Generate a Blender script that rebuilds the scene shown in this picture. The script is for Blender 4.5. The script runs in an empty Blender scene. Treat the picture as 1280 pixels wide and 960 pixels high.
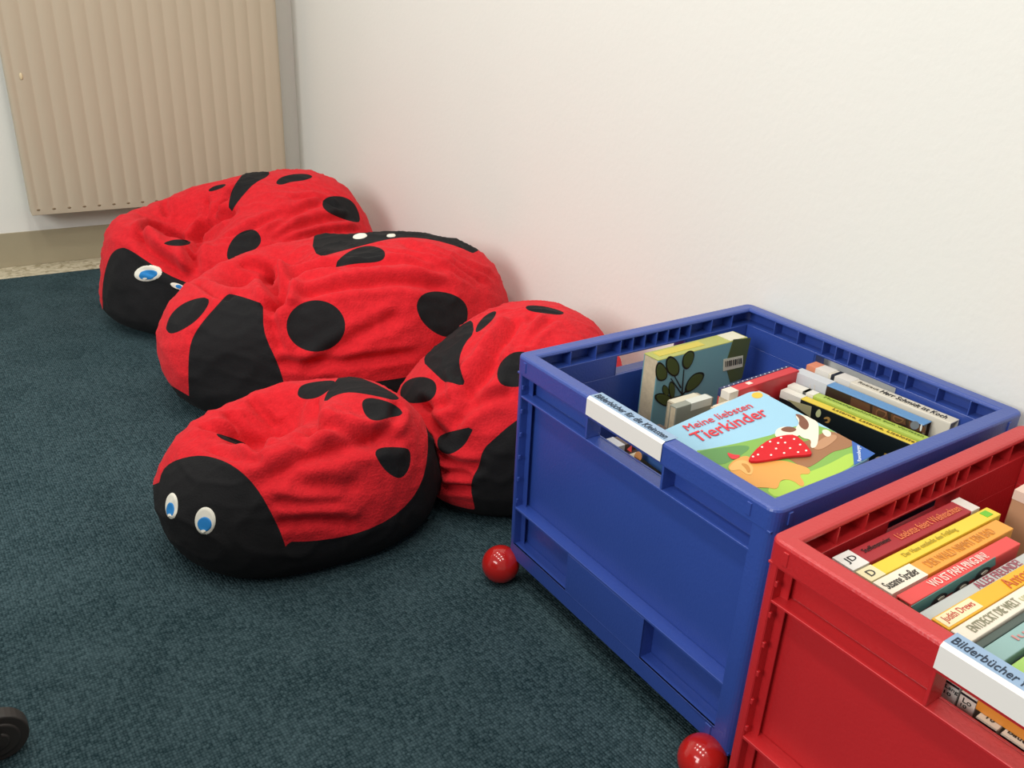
import bpy, bmesh, math, random
import numpy as np
from mathutils import Vector, Matrix, noise
from mathutils.bvhtree import BVHTree
from mathutils.geometry import tessellate_polygon
random.seed(4)
scn = bpy.context.scene
col = scn.collection

# ------------------------------------------------------------------ camera
F = 1082.54
CAM = Vector((-1.24348, -0.94279, 0.90287))
RM = np.array([[0.8128749, -0.5808593, 0.0428586], [-0.2099042, -0.3607967, -0.9087167], [0.5432998, 0.7296768, -0.4152074]])
cd = bpy.data.cameras.new('camera'); cam = bpy.data.objects.new('camera', cd); col.objects.link(cam)
cd.sensor_width = 36; cd.lens = F * 36 / 1280; cd.clip_start = .02
r_, d_, f_ = [Vector(v) for v in RM]
cam.matrix_world = Matrix(((r_.x, -d_.x, -f_.x, CAM.x), (r_.y, -d_.y, -f_.y, CAM.y), (r_.z, -d_.z, -f_.z, CAM.z), (0, 0, 0, 1)))
scn.camera = cam

# ------------------------------------------------------------------ light
scn.view_settings.view_transform = 'Standard'; scn.view_settings.look = 'None'
scn.view_settings.gamma = 1; scn.view_settings.use_curve_mapping = False
scn.view_settings.exposure = 0.0
w = bpy.data.worlds.new('world'); scn.world = w; w.use_nodes = True
w.node_tree.nodes['Background'].inputs[0].default_value = (1.0, .97, .93, 1)
w.node_tree.nodes['Background'].inputs[1].default_value = 0.31
def area(name, loc, target, sx, sy, power, color=(1, .96, .9), shape='RECTANGLE'):
    l = bpy.data.lights.new(name, 'AREA'); l.shape = shape; l.size = sx; l.size_y = sy; l.energy = power; l.color = color
    o = bpy.data.objects.new(name, l); col.objects.link(o); o.location = loc
    o.rotation_euler = (Vector(target) - Vector(loc)).to_track_quat('-Z', 'Y').to_euler()
    return o
area('window_daylight', (-3.6, -.6, 1.9), (-.3, .2, .5), 1.6, 1.2, 77, (1, .985, .96))
k = 0
for lx in (-.75, -1.65):
    for ly in (-1.2, -.4, .45, 1.3):
        area('ceiling_spot', (lx, ly, 2.6), (lx, ly, 0), .24, .24, 6.8, (1, .95, .88)); k += 1

# ------------------------------------------------------------------ helpers
def px_ray(u, v):
    d = np.array([(u - 640) / F, (v - 480) / F, 1.]) @ RM
    return Vector(d).normalized()
def tag(o, label=None, cat=None, group=None, kind=None):
    if label: o['label'] = label
    if cat: o['category'] = cat
    if group: o['group'] = group
    if kind: o['kind'] = kind
    return o
def empty(name, loc, rz=0, label=None, cat=None, group=None):
    o = bpy.data.objects.new(name, None); col.objects.link(o); o.empty_display_size = .05
    o.location = loc; o.rotation_euler = (0, 0, rz)
    return tag(o, label, cat, group)
def link_mesh(name, me, m, parent=None, smooth=False):
    o = bpy.data.objects.new(name, me); col.objects.link(o)
    if m is not None:
        for mm in (m if isinstance(m, (list, tuple)) else [m]): me.materials.append(mm)
    if smooth:
        me.polygons.foreach_set('use_smooth', [True] * len(me.polygons))
    if parent: o.parent = parent
    return o
def from_bm(name, bm, m, parent=None, smooth=False, bevel=0, seg=2):
    me = bpy.data.meshes.new(name); bm.to_mesh(me); bm.free()
    o = link_mesh(name, me, m, parent, smooth)
    if bevel:
        b = o.modifiers.new('bevel', 'BEVEL'); b.width = bevel; b.segments = seg; b.limit_method = 'ANGLE'; b.angle_limit = .6
    return o
def bx(bm, x0, x1, y0, y1, z0, z1, mi=0):
    x0, x1 = min(x0, x1), max(x0, x1); y0, y1 = min(y0, y1), max(y0, y1)
    v = [bm.verts.new((x, y, z)) for z in (z0, z1) for y in (y0, y1) for x in (x0, x1)]
    for f in ((0, 2, 3, 1), (4, 5, 7, 6), (0, 1, 5, 4), (2, 6, 7, 3), (0, 4, 6, 2), (1, 3, 7, 5)):
        bm.faces.new([v[i] for i in f]).material_index = mi
def chaikin(P, n=2, closed=True):
    P = [tuple(q) for q in P]
    for _ in range(n):
        Q = []; N = len(P)
        if not closed: Q.append(P[0])
        for i in range(N if closed else N - 1):
            a, b = P[i], P[(i + 1) % N]
            Q.append(tuple(.75 * x + .25 * y for x, y in zip(a, b))); Q.append(tuple(.25 * x + .75 * y for x, y in zip(a, b)))
        if not closed: Q.append(P[-1])
        P = Q
    return P
def ell(cx, cy, rx, ry, a=0, n=24):
    a = math.radians(a)
    return [(cx + rx * math.cos(t) * math.cos(a) - ry * math.sin(t) * math.sin(a), cy + rx * math.cos(t) * math.sin(a) + ry * math.sin(t) * math.cos(a))
            for t in [2 * math.pi * i / n for i in range(n)]]

# ------------------------------------------------------------------ materials
def mat(name, c, rough=.5, var=0, vscale=40, bump=0, bscale=200, spec=.5, sheen=0, coat=0, detail=4, sub=0):
    m = bpy.data.materials.new(name); m.use_nodes = True; nt = m.node_tree; N = nt.nodes; L = nt.links
    b = N['Principled BSDF']; b.inputs['Base Color'].default_value = (*c, 1); b.inputs['Roughness'].default_value = rough
    b.inputs['Specular IOR Level'].default_value = spec; b.inputs['Sheen Weight'].default_value = sheen; b.inputs['Coat Weight'].default_value = coat
    if sheen:
        b.inputs['Sheen Roughness'].default_value = .5; b.inputs['Sheen Tint'].default_value = (min(1, c[0] * 2 + .2), min(1, c[1] * 2 + .2), min(1, c[2] * 2 + .2), 1)
    tc = N.new('ShaderNodeTexCoord')
    if var:
        n = N.new('ShaderNodeTexNoise'); n.inputs['Scale'].default_value = vscale; n.inputs['Detail'].default_value = detail
        L.new(tc.outputs['Object'], n.inputs['Vector'])
        mx = N.new('ShaderNodeMix'); mx.data_type = 'RGBA'
        mx.inputs[6].default_value = (*[x * (1 - var) for x in c], 1); mx.inputs[7].default_value = (*[min(1, x * (1 + var)) for x in c], 1)
        L.new(n.outputs['Fac'], mx.inputs[0]); L.new(mx.outputs[2], b.inputs['Base Color'])
    if bump:
        n = N.new('ShaderNodeTexNoise'); n.inputs['Scale'].default_value = bscale; n.inputs['Detail'].default_value = detail
        L.new(tc.outputs['Object'], n.inputs['Vector'])
        bp = N.new('ShaderNodeBump'); bp.inputs['Strength'].default_value = bump; bp.inputs['Distance'].default_value = .004
        L.new(n.outputs['Fac'], bp.inputs['Height']); L.new(bp.outputs['Normal'], b.inputs['Normal'])
    return m
M = {}
M['wall'] = mat('painted_wall', (.785, .795, .745), .85, .015, 3, .12, 90, .2)
M['radiator'] = mat('radiator_enamel', (.49, .42, .31), .5, .03, 4, .05, 30, .35)
M['base'] = mat('baseboard_paint', (.35, .31, .21), .6, .06, 8, .1, 60, .3)
M['red_fleece'] = mat('red_fleece', (.61, .018, .026), .95, .22, 90, .55, 230, .1, .25, 0, 6)
M['black_cloth'] = mat('black_cotton', (.010, .010, .011), .85, .2, 120, .25, 300, .2, .04)
M['blue_plastic'] = mat('blue_plastic', (.027, .067, .32), .36, .06, 12, .12, 260, .9)
M['red_plastic'] = mat('red_plastic', (.50, .016, .020), .36, .06, 12, .12, 260, .8)
M['ball'] = mat('red_gloss_ball', (.46, .014, .012), .16, .05, 20, 0, 1, .5, 0, .3)
M['pages'] = mat('page_paper', (.56, .47, .32), .8, .2, 160, .15, 400, .2)
M['white'] = mat('white_paper', (.78, .76, .72), .5)
M['eye_white'] = mat('eye_white_felt', (.78, .76, .66), .8)
M['eye_blue'] = mat('eye_blue_felt', (.01, .21, .56), .7)
M['rubber'] = mat('dark_rubber', (.03, .026, .023), .6)
M['dark_wood'] = mat('dark_cabinet', (.02, .018, .017), .6, .2, 10)
def C(name, hexs, rough=.45, **k):
    if name in M: return M[name]
    c = [int(hexs[i:i + 2], 16) / 255 for i in (0, 2, 4)]
    c = [x / 12.92 if x <= .04045 else ((x + .055) / 1.055) ** 2.4 for x in c]
    M[name] = mat(name, c, rough, **k); return M[name]

def carpet_mat():
    m = bpy.data.materials.new('teal_loop_carpet'); m.use_nodes = True; nt = m.node_tree; N = nt.nodes; L = nt.links
    b = N['Principled BSDF']; b.inputs['Roughness'].default_value = .95; b.inputs['Specular IOR Level'].default_value = .1
    tc = N.new('ShaderNodeTexCoord')
    mp = N.new('ShaderNodeMapping'); mp.inputs['Scale'].default_value = (235, 215, 1); L.new(tc.outputs['Object'], mp.inputs['Vector'])
    vo = N.new('ShaderNodeTexVoronoi'); vo.inputs['Scale'].default_value = 1; vo.inputs['Randomness'].default_value = .35; L.new(mp.outputs[0], vo.inputs['Vector'])
    big = N.new('ShaderNodeTexNoise'); big.inputs['Scale'].default_value = 9; big.inputs['Detail'].default_value = 5; L.new(tc.outputs['Object'], big.inputs['Vector'])
    fine = N.new('ShaderNodeTexNoise'); fine.inputs['Scale'].default_value = 260; fine.inputs['Detail'].default_value = 2; L.new(tc.outputs['Object'], fine.inputs['Vector'])
    mx = N.new('ShaderNodeMix'); mx.data_type = 'RGBA'
    mx.inputs[6].default_value = (.008, .024, .030, 1); mx.inputs[7].default_value = (.075, .125, .142, 1)
    sep = N.new('ShaderNodeSeparateColor'); L.new(vo.outputs['Color'], sep.inputs[0])
    m1 = N.new('ShaderNodeMath'); m1.operation = 'MULTIPLY_ADD'; m1.inputs[1].default_value = .45; L.new(sep.outputs[0], m1.inputs[0])
    m2 = N.new('ShaderNodeMath'); m2.operation = 'MULTIPLY'; m2.inputs[1].default_value = .5; L.new(fine.outputs['Fac'], m2.inputs[0]); L.new(m2.outputs[0], m1.inputs[2])
    m3 = N.new('ShaderNodeMath'); m3.operation = 'MULTIPLY_ADD'; m3.inputs[1].default_value = .5; L.new(big.outputs['Fac'], m3.inputs[0])
    m4 = N.new('ShaderNodeMath'); m4.operation = 'ADD'; m4.inputs[1].default_value = -.28; L.new(m1.outputs[0], m4.inputs[0]); L.new(m4.outputs[0], m3.inputs[2])
    m5 = N.new('ShaderNodeMath'); m5.operation = 'MULTIPLY_ADD'; m5.inputs[1].default_value = -.85; m5.inputs[2].default_value = .34; L.new(vo.outputs['Distance'], m5.inputs[0])
    m6 = N.new('ShaderNodeMath'); m6.operation = 'ADD'; m6.use_clamp = True; L.new(m3.outputs[0], m6.inputs[0]); L.new(m5.outputs[0], m6.inputs[1])
    L.new(m6.outputs[0], mx.inputs[0]); L.new(mx.outputs[2], b.inputs['Base Color'])
    inv = N.new('ShaderNodeMath'); inv.operation = 'SUBTRACT'; inv.inputs[0].default_value = 1; L.new(vo.outputs['Distance'], inv.inputs[1])
    bp = N.new('ShaderNodeBump'); bp.inputs['Strength'].default_value = .9; bp.inputs['Distance'].default_value = .003
    L.new(inv.outputs[0], bp.inputs['Height']); L.new(bp.outputs['Normal'], b.inputs['Normal'])
    return m
M['carpet'] = carpet_mat()
def terrazzo():
    m = bpy.data.materials.new('terrazzo'); m.use_nodes = True; nt = m.node_tree; N = nt.nodes; L = nt.links
    b = N['Principled BSDF']; b.inputs['Roughness'].default_value = .6
    tc = N.new('ShaderNodeTexCoord'); vo = N.new('ShaderNodeTexVoronoi'); vo.inputs['Scale'].default_value = 75; L.new(tc.outputs['Object'], vo.inputs['Vector'])
    cr = N.new('ShaderNodeValToRGB'); sep = N.new('ShaderNodeSeparateColor'); L.new(vo.outputs['Color'], sep.inputs[0]); L.new(sep.outputs[0], cr.inputs[0])
    cr.color_ramp.elements[0].color = (.30, .25, .15, 1); cr.color_ramp.elements[1].color = (.62, .56, .42, 1)
    e = cr.color_ramp.elements.new(.3); e.color = (.48, .43, .30, 1)
    L.new(cr.outputs[0], b.inputs['Base Color']); return m
M['terrazzo'] = terrazzo()

# ------------------------------------------------------------------ room
DB = Vector((.997856, -.065447, 0)); NB = Vector((-.065447, -.997856, 0))      # back wall direction, and into the room
W0 = Vector((.0469, 2.184, 0))                                                 # foot of the room corner
def slab(name, pts, z0, z1, m, kind='structure', bevel=0):
    bm = bmesh.new(); lo = [bm.verts.new((x, y, z0)) for x, y in pts]; hi = [bm.verts.new((x, y, z1)) for x, y in pts]; n = len(pts)
    bm.faces.new(hi); bm.faces.new(lo[::-1])
    for i in range(n): bm.faces.new((lo[i], lo[(i + 1) % n], hi[(i + 1) % n], hi[i]))
    bmesh.ops.recalc_face_normals(bm, faces=bm.faces[:])
    o = from_bm(name, bm, m, bevel=bevel); o['kind'] = kind; return o
def q(v): return (v.x, v.y)
def wallx(y): return .0215 * y
L0 = W0 - DB * 4.2
cedge = W0 + NB * .147; cedgeL = L0 + NB * .147
slab('wall_right', [(wallx(-3.2), -3.2), q(W0), q(W0 - NB * .12 + Vector((.12, 0, 0))), (wallx(-3.2) + .12, -3.2)], 0, 2.75, M['wall'])
slab('wall_back', [q(L0), q(W0), q(W0 - NB * .12), q(L0 - NB * .12)], 0, 2.75, M['wall'])
slab('floor', [(-4.2, -3.2), (wallx(-3.2), -3.2), q(cedge + Vector((-.003, 0, 0))), q(cedgeL)], -.02, 0, M['carpet'])
slab('trim_1', [q(cedgeL), q(cedge), q(W0), q(L0)], -.03, -.004, M['terrazzo'])
slab('baseboard_back', [q(L0), q(W0), q(W0 + NB * .008), q(L0 + NB * .008)], -.004, .108, M['base'], bevel=.001)

# ------------------------------------------------------------------ radiator
RO = W0 + NB * .10
def rad_pt(s): return RO - DB * s              # s measured from the corner towards the left
RXL, RXR, RZ0, RZ1 = .918, .086, .180, 1.18
rad = empty('radiator', rad_pt((RXL + RXR) / 2) + Vector((0, 0, 0)), math.atan2(DB.y, DB.x),
            'beige fluted panel radiator mounted on the back wall beside the room corner', 'radiator')
Wd = RXL - RXR; nfl = 18; bm = bmesh.new()
prof = []
pitch = (Wd - .03) / nfl
prof.append((-Wd / 2, .0)); prof.append((-Wd / 2 + .004, -.004))
for i in range(nfl):
    x = -Wd / 2 + .015 + pitch * i
    prof += [(x, -.004), (x + .005, -.0005), (x + .009, -.0005), (x + .014, -.003), (x + pitch * .6, -.0045)]
prof += [(Wd / 2 - .015, -.004), (Wd / 2 - .004, -.004), (Wd / 2, 0)]
rows = []
zs = [RZ0 + .002, RZ0 + .012, RZ0 + .022, RZ0 + .034, RZ1 - .03, RZ1]
for j, z in enumerate(zs):
    fl = (0, 0, .35, 1, 1, 0)[j]
    rows.append([bm.verts.new((x, -.0042 + (y + .0042) * fl if 0 < i < len(prof) - 1 else y, z)) for i, (x, y) in enumerate(prof)])
for a, b in zip(rows, rows[1:]):
    for i in range(len(prof) - 1): bm.faces.new((a[i], a[i + 1], b[i + 1], b[i]))
from_bm('front_plate', bm, M['radiator'], rad, smooth=True)
bm = bmesh.new(); bx(bm, -Wd / 2, Wd / 2, .0, .07, RZ0, RZ1)
from_bm('back_panel', bm, M['radiator'], rad, bevel=.002)
for i in range(nfl):                                     # dark notch at the foot of each flute, its shade put into the colour
    bm = bmesh.new()
    x = -Wd / 2 + .015 + pitch * i + .0065
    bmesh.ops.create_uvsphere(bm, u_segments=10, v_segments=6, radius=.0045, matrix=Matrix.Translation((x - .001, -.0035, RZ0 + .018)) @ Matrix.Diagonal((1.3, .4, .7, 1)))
    from_bm('notch_dimple', bm, C('dimple_shade', '7d6a50'), rad, smooth=True)
bm = bmesh.new(); bmesh.ops.create_uvsphere(bm, u_segments=12, v_segments=6, radius=.008, matrix=Matrix.Translation((-Wd / 2 + .04, -.005, .60)) @ Matrix.Diagonal((.6, .3, 1.3, 1)))
from_bm('screw_cap', bm, C('cap_cream', 'd8c7a0'), rad, smooth=True)
for x in (-Wd / 2 + .15, Wd / 2 - .15):
    bm = bmesh.new(); bx(bm, x - .015, x + .015, .07, .0995, RZ0 + .1, RZ1 - .1); from_bm('wall_bracket', bm, M['radiator'], rad)

# ------------------------------------------------------------------ beanbags
NT = 12
def radf(Rk, th):
    Rk = np.asarray(Rk); n = len(Rk); t = (th / (2 * np.pi) * n) % n; i = np.floor(t).astype(int); f = t - i
    a, b, c, d = Rk[(i - 1) % n], Rk[i % n], Rk[(i + 1) % n], Rk[(i + 2) % n]
    return .5 * ((2 * b) + (-a + c) * f + (2 * a - 5 * b + 4 * c - d) * f * f + (-a + 3 * b - 3 * c + d) * f ** 3)
def bagsurf(P, dents, nt=220, ns=84, nl=26, pw=2.4):
    cx, cy, zb, H0, hx, hy, hxx, hxy, hyy = P[:9]; Rk = P[9:9 + NT]
    th = np.linspace(0, 2 * np.pi, nt, endpoint=False); R = radf(Rk, th)
    s = np.sin(np.linspace(0, np.pi / 2, ns))[1:, None]
    u = s * R * np.cos(th); v = s * R * np.sin(th)
    Hh = H0 + hx * u + hy * v + hxx * u * u + hxy * u * v + hyy * v * v
    fall = np.sqrt(np.clip(1 - s ** pw, 0, 1)); z = zb + (Hh - zb) * fall
    for (dx, dy, rx, ry, an, dp) in dents:
        a = (u - dx) * np.cos(an) + (v - dy) * np.sin(an); b = -(u - dx) * np.sin(an) + (v - dy) * np.cos(an)
        z = z - dp * np.exp(-(a / rx) ** 2 - (b / ry) ** 2) * np.clip(fall * 1.3, 0, 1)
    z = np.maximum(z, .01)
    top = np.stack([cx + u, cy + v, z], -1)
    t = np.linspace(0, 1, nl + 1)[1:, None] * np.pi / 2; kk = 1 - .22 * (1 - np.cos(t))
    low = np.stack([cx + kk * R * np.cos(th), cy + kk * R * np.sin(th), np.broadcast_to(zb * (1 - np.sin(t)), (nl, nt))], -1)
    V = np.concatenate([top, low], 0)
    zc = H0
    for (dx, dy, rx, ry, an, dp) in dents:
        a = -dx * np.cos(an) - dy * np.sin(an); b = dx * np.sin(an) - dy * np.cos(an)
        zc -= dp * math.exp(-(a / rx) ** 2 - (b / ry) ** 2)
    nr = V.shape[0]
    verts = np.concatenate([[[cx, cy, zc]], V.reshape(-1, 3), [[cx, cy, 0]]], 0)
    faces = [(0, 1 + i, 1 + (i + 1) % nt) for i in range(nt)]
    for r in range(nr - 1):
        o = 1 + r * nt
        faces += [(o + i, o + nt + i, o + nt + (i + 1) % nt, o + (i + 1) % nt) for i in range(nt)]
    o = 1 + (nr - 1) * nt; e = len(verts) - 1
    faces += [(o + i, e, o + (i + 1) % nt) for i in range(nt)]
    return verts, faces
def vnormals(V, faces):
    me = bpy.data.meshes.new('tmp'); me.from_pydata(V.tolist(), [], faces); me.update()
    n = np.empty(len(V) * 3); me.vertices.foreach_get('normal', n); bpy.data.meshes.remove(me)
    return n.reshape(-1, 3)
def project(V):
    qv = (V - np.array(CAM)) @ RM.T
    return np.stack([640 + F * qv[:, 0] / qv[:, 2], 480 + F * qv[:, 1] / qv[:, 2]], -1)
def sdpoly(P, poly):
    poly = np.asarray(poly, float); d = np.full(len(P), 1e18); inside = np.zeros(len(P), bool)
    for i in range(len(poly)):
        a = poly[i]; b = poly[(i + 1) % len(poly)]; ab = b - a; ap = P - a
        t = np.clip((ap @ ab) / (ab @ ab + 1e-12), 0, 1); dd = ((ap - t[:, None] * ab) ** 2).sum(1); d = np.minimum(d, dd)
        c = ((a[1] > P[:, 1]) != (b[1] > P[:, 1])) & (P[:, 0] < (b[0] - a[0]) * (P[:, 1] - a[1]) / (b[1] - a[1] + 1e-12) + a[0])
        inside ^= c
    d = np.sqrt(d); return np.where(inside, -d, d)
def zm(pts, ox, oy, sc): return [(x / sc + ox, y / sc + oy) for x, y in pts]

placed = []                                              # BVHs of the bags already standing
def beanbag(P, dents, label, regions, folds, eyes, base_z=.03, seed=0, amp=.006, push=True, fs=1.5):
    V, faces = bagsurf(P, dents)
    Nn = vnormals(V, faces)
    bvh = BVHTree.FromPolygons(V.tolist(), faces)
    fade = np.clip((V[:, 2] - .01) / .05, 0, 1)
    disp = np.zeros(len(V))
    for pts, wd, dp in folds:                             # sewn-in folds and creases
        P3 = []
        pp = chaikin(pts, 2, closed=False)
        for (a, b) in pp:
            h = bvh.ray_cast(CAM, px_ray(a, b))[0]
            if h is not None: P3.append(np.array(h))
        if len(P3) < 2: continue
        P3 = np.array(P3); n = len(P3)
        dmin = np.full(len(V), 1e9); tm = np.zeros(len(V)); sg = np.zeros(len(V))
        for i in range(n - 1):
            a, b = P3[i], P3[i + 1]; ab = b - a; ap = V - a; t = np.clip((ap @ ab) / (ab @ ab + 1e-12), 0, 1)
            r = ap - t[:, None] * ab; d = np.sqrt((r ** 2).sum(1)); mk = d < dmin
            side = np.sign(np.einsum('ij,ij->i', np.cross(np.broadcast_to(ab, ap.shape), ap), Nn))
            dmin = np.where(mk, d, dmin); tm = np.where(mk, (i + t) / (n - 1), tm); sg = np.where(mk, side, sg)
        tap = np.clip(np.minimum(tm, 1 - tm) * 5 + .15, 0, 1)
        x = dmin / wd
        dp *= fs; disp += tap * (-dp * np.exp(-x * x) + dp * .55 * np.exp(-((x - 1.9) / 1.0) ** 2) * np.where(sg > 0, 1, .5))
    cx, cy = P[0], P[1]
    nz = np.empty(len(V)); 
    for i, v in enumerate(V):
        vx, vy = v[0] - cx, v[1] - cy
        p1 = Vector((vx * 9 + vy * 3, vy * 4.5 - vx * 2, v[2] * 7 + seed * 7.3))
        a = noise.noise(p1); b = noise.noise(p1 * 2.3 + Vector((3, 1, 5))); c = noise.noise(Vector((vx * 42, vy * 30, v[2] * 36 + seed)))
        e_ = noise.noise(Vector((vx * 14 + vy * 26, vy * 8 - vx * 5, v[2] * 20 + seed * 3)))
        nz[i] = (1 - abs(a) * 3) * .6 + max(0, 1 - abs(b) * 3.2) ** 2 * .5 + max(0, 1 - abs(e_) * 3.5) ** 2 * .30 + c * .14
    V = V + Nn * ((disp + nz * amp) * fade)[:, None]
    V[:, 2] = np.maximum(V[:, 2], 0.0005)
    V[:, 0] = np.minimum(V[:, 0], .0215 * V[:, 1] - .006)  # rests against the wall
    if push:                                              # cloth gives way where it leans on the bags already there
        for ob in placed:
            for i in range(len(V)):
                h, n, fi, d = ob.find_nearest(Vector(V[i]), .12)
                if h is not None and (Vector(V[i]) - h).dot(n) < .003:
                    V[i] = np.array(h + n * .003)
        V[:, 2] = np.maximum(V[:, 2], 0.0005)
    bvh = BVHTree.FromPolygons(V.tolist(), faces); placed.append(bvh)
    bm = bmesh.new(); vs = [bm.verts.new(v) for v in V]
    for f in faces: bm.faces.new([vs[i] for i in f])
    bmesh.ops.recalc_face_normals(bm, faces=bm.faces[:]); bm.normal_update()
    root = empty('ladybug_beanbag', (cx, cy, 0), 0, label, 'beanbag', None)
    def gfun(poly, name):
        X = np.array([v.co[:] for v in bm.verts]); Nv = np.array([v.normal[:] for v in bm.verts])
        vd = X - np.array(CAM); vd /= np.linalg.norm(vd, axis=1)[:, None]
        fc = (vd * Nv).sum(1)
        g = np.maximum(sdpoly(project(X), poly), (fc - .30) * 60) if poly is not None else np.full(len(X), 1e3)
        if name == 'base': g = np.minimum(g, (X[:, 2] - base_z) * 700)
        return g
    layers = []
    for name, poly, m in regions:
        g = gfun(poly, name); bm.verts.ensure_lookup_table(); bm.verts.index_update()
        g = np.where(np.abs(g) < .02, .02 * np.sign(g + 1e-9), g); G = {v: g[v.index] for v in bm.verts}; new = set(); fs = set()
        for e in list(bm.edges):
            a, b = e.verts; ga, gb = G[a], G[b]
            if ga * gb < 0:
                for f in e.link_faces: fs.add(f)
                ne, nv = bmesh.utils.edge_split(e, a, ga / (ga - gb)); G[nv] = 0.; new.add(nv)
        for f in fs:
            if not f.is_valid: continue
            vv = [v for v in f.verts if v in new]
            if len(vv) == 2:
                try: bmesh.utils.face_split(f, vv[0], vv[1])
                except Exception: pass
        layers.append((name, m, G))
        for v in new: G[v] = 0.
        # remember membership per face immediately (materials double as ids)
        idx = len(layers)
        for f in bm.faces:
            s = [G[v] for v in f.verts if v in G]
            if s and sum(s) < 0 and max(s) <= 1e-6 + .0 and f.material_index == 0: f.material_index = idx
        bm.normal_update()
    for idx in range(1, len(layers) + 1):                  # one connected patch each
        left = {f for f in bm.faces if f.material_index == idx}; comps = []
        while left:
            st = [left.pop()]; cp = list(st)
            while st:
                f = st.pop()
                for e in f.edges:
                    for g_ in e.link_faces:
                        if g_ in left: left.discard(g_); st.append(g_); cp.append(g_)
            comps.append(cp)
        comps.sort(key=lambda c_: -sum(f.calc_area() for f in c_))
        for cp in comps[1:]:
            nb = [g_.material_index for f in cp for e in f.edges for g_ in e.link_faces if g_.material_index != idx]
            for f in cp: f.material_index = max(set(nb), key=nb.count) if nb else 0
    bm.verts.ensure_lookup_table(); bm.verts.index_update()
    co = np.array([v.co[:] for v in bm.verts]) - np.array([cx, cy, 0]); no = [v.normal.copy() for v in bm.verts]
    for idx in range(len(layers) + 1):
        fl = [[v.index for v in f.verts] for f in bm.faces if f.material_index == idx]
        if not fl: continue
        used = sorted({i for f in fl for i in f}); mp = {o: i for i, o in enumerate(used)}
        me = bpy.data.meshes.new('part'); me.from_pydata([co[i].tolist() for i in used], [], [[mp[i] for i in f] for f in fl]); me.update()
        me.polygons.foreach_set('use_smooth', [True] * len(me.polygons))
        me.normals_split_custom_set_from_vertices([no[i] for i in used])
        nm, mm = ('cover', M['red_fleece']) if idx == 0 else (layers[idx - 1][0], layers[idx - 1][1])
        o = link_mesh(nm, me, mm, root)
        if nm == 'spot': o['label'] = 'black spot patch'
    bm.free()
    def disc(name, cxp, cyp, rx, ry, ang, off, m, parent):
        rings = 7; n = 28; pts = []; 
        for k in range(rings + 1):
            for (a, b) in (ell(cxp, cyp, rx * k / rings, ry * k / rings, ang, n) if k else [(cxp, cyp)]):
                h, nn, fi, d = bvh.ray_cast(CAM, px_ray(a, b))
                if h is None: h = Vector(pts[-1]) + Vector((cx, cy, 0)) if pts else Vector(); nn = Vector((0, 0, 1))
                o = off if k < rings else -.001
                pts.append(tuple(h - Vector((cx, cy, 0)) + nn * o))
        fcs = [(0, 1 + (i + 1) % n, 1 + i) for i in range(n)]
        for k in range(1, rings):
            for i in range(n):
                a = 1 + (k - 1) * n; b = a + n; fcs.append((a + i, a + (i + 1) % n, b + (i + 1) % n, b + i))
        me = bpy.data.meshes.new(name); me.from_pydata(pts, [], fcs); me.update()
        bmx = bmesh.new(); bmx.from_mesh(me); bmesh.ops.recalc_face_normals(bmx, faces=bmx.faces[:]); bmx.to_mesh(me); bmx.free()
        return link_mesh(name, me, m, parent, True)
    for e in eyes:
        (x, y, rx, ry, a) = e[0]; eo = disc('eye', x, y, rx, ry, a, .0025, M['eye_white'], root); eo['label'] = 'white stitched eye'
        if len(e) > 1: (x, y, rx, ry, a) = e[1]; disc('iris', x, y, rx, ry, a, .004, M['eye_blue'], eo)
        if len(e) > 2: (x, y, rx, ry, a) = e[2]; disc('eye_glint', x, y, rx, ry, a, .0052, M['eye_white'], eo)
    return root
BK = M['black_cloth']; ck = chaikin
def Z1(p): return zm(p, 110, 200, 3.556)
def Z3(p): return zm(p, 180, 280, 2.667)
def Z4(p): return zm(p, 180, 450, 3.368)
def Z5(p): return zm(p, 490, 360, 3.311)
P1 = [-0.4098, 1.4987, 0.0752, 0.3677, 0.0712, 0.0614, 0.8429, -0.0328, -0.1991, 0.3845, 0.3753, 0.3575, 0.3507, 0.3651, 0.3927, 0.4079, 0.3663, 0.3308, 0.3175, 0.3371, 0.3702]
P2 = [-0.4187, 0.897, 0.1253, 0.3316, 0.0838, -0.0692, 0.3471, -0.1197, 1.1275, 0.4118, 0.3475, 0.2853, 0.2736, 0.315, 0.3734, 0.4047, 0.3439, 0.2999, 0.3068, 0.3567, 0.4242]
P3 = [-0.2844, 0.3226, 0.0828, 0.3306, 0.1694, -0.1082, -0.323, 0.7224, -0.3311, 0.2277, 0.2334, 0.2445, 0.2471, 0.2488, 0.2577, 0.2499, 0.2649, 0.2492, 0.2502, 0.2457, 0.2359]
P4 = [-0.7463, 0.3387, 0.0749, 0.255, 0.1277, -0.062, 0.3659, -0.3061, 0.5452, 0.2343, 0.2252, 0.2174, 0.2252, 0.2253, 0.2429, 0.236, 0.217, 0.1869, 0.1772, 0.2042, 0.2417]

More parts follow.
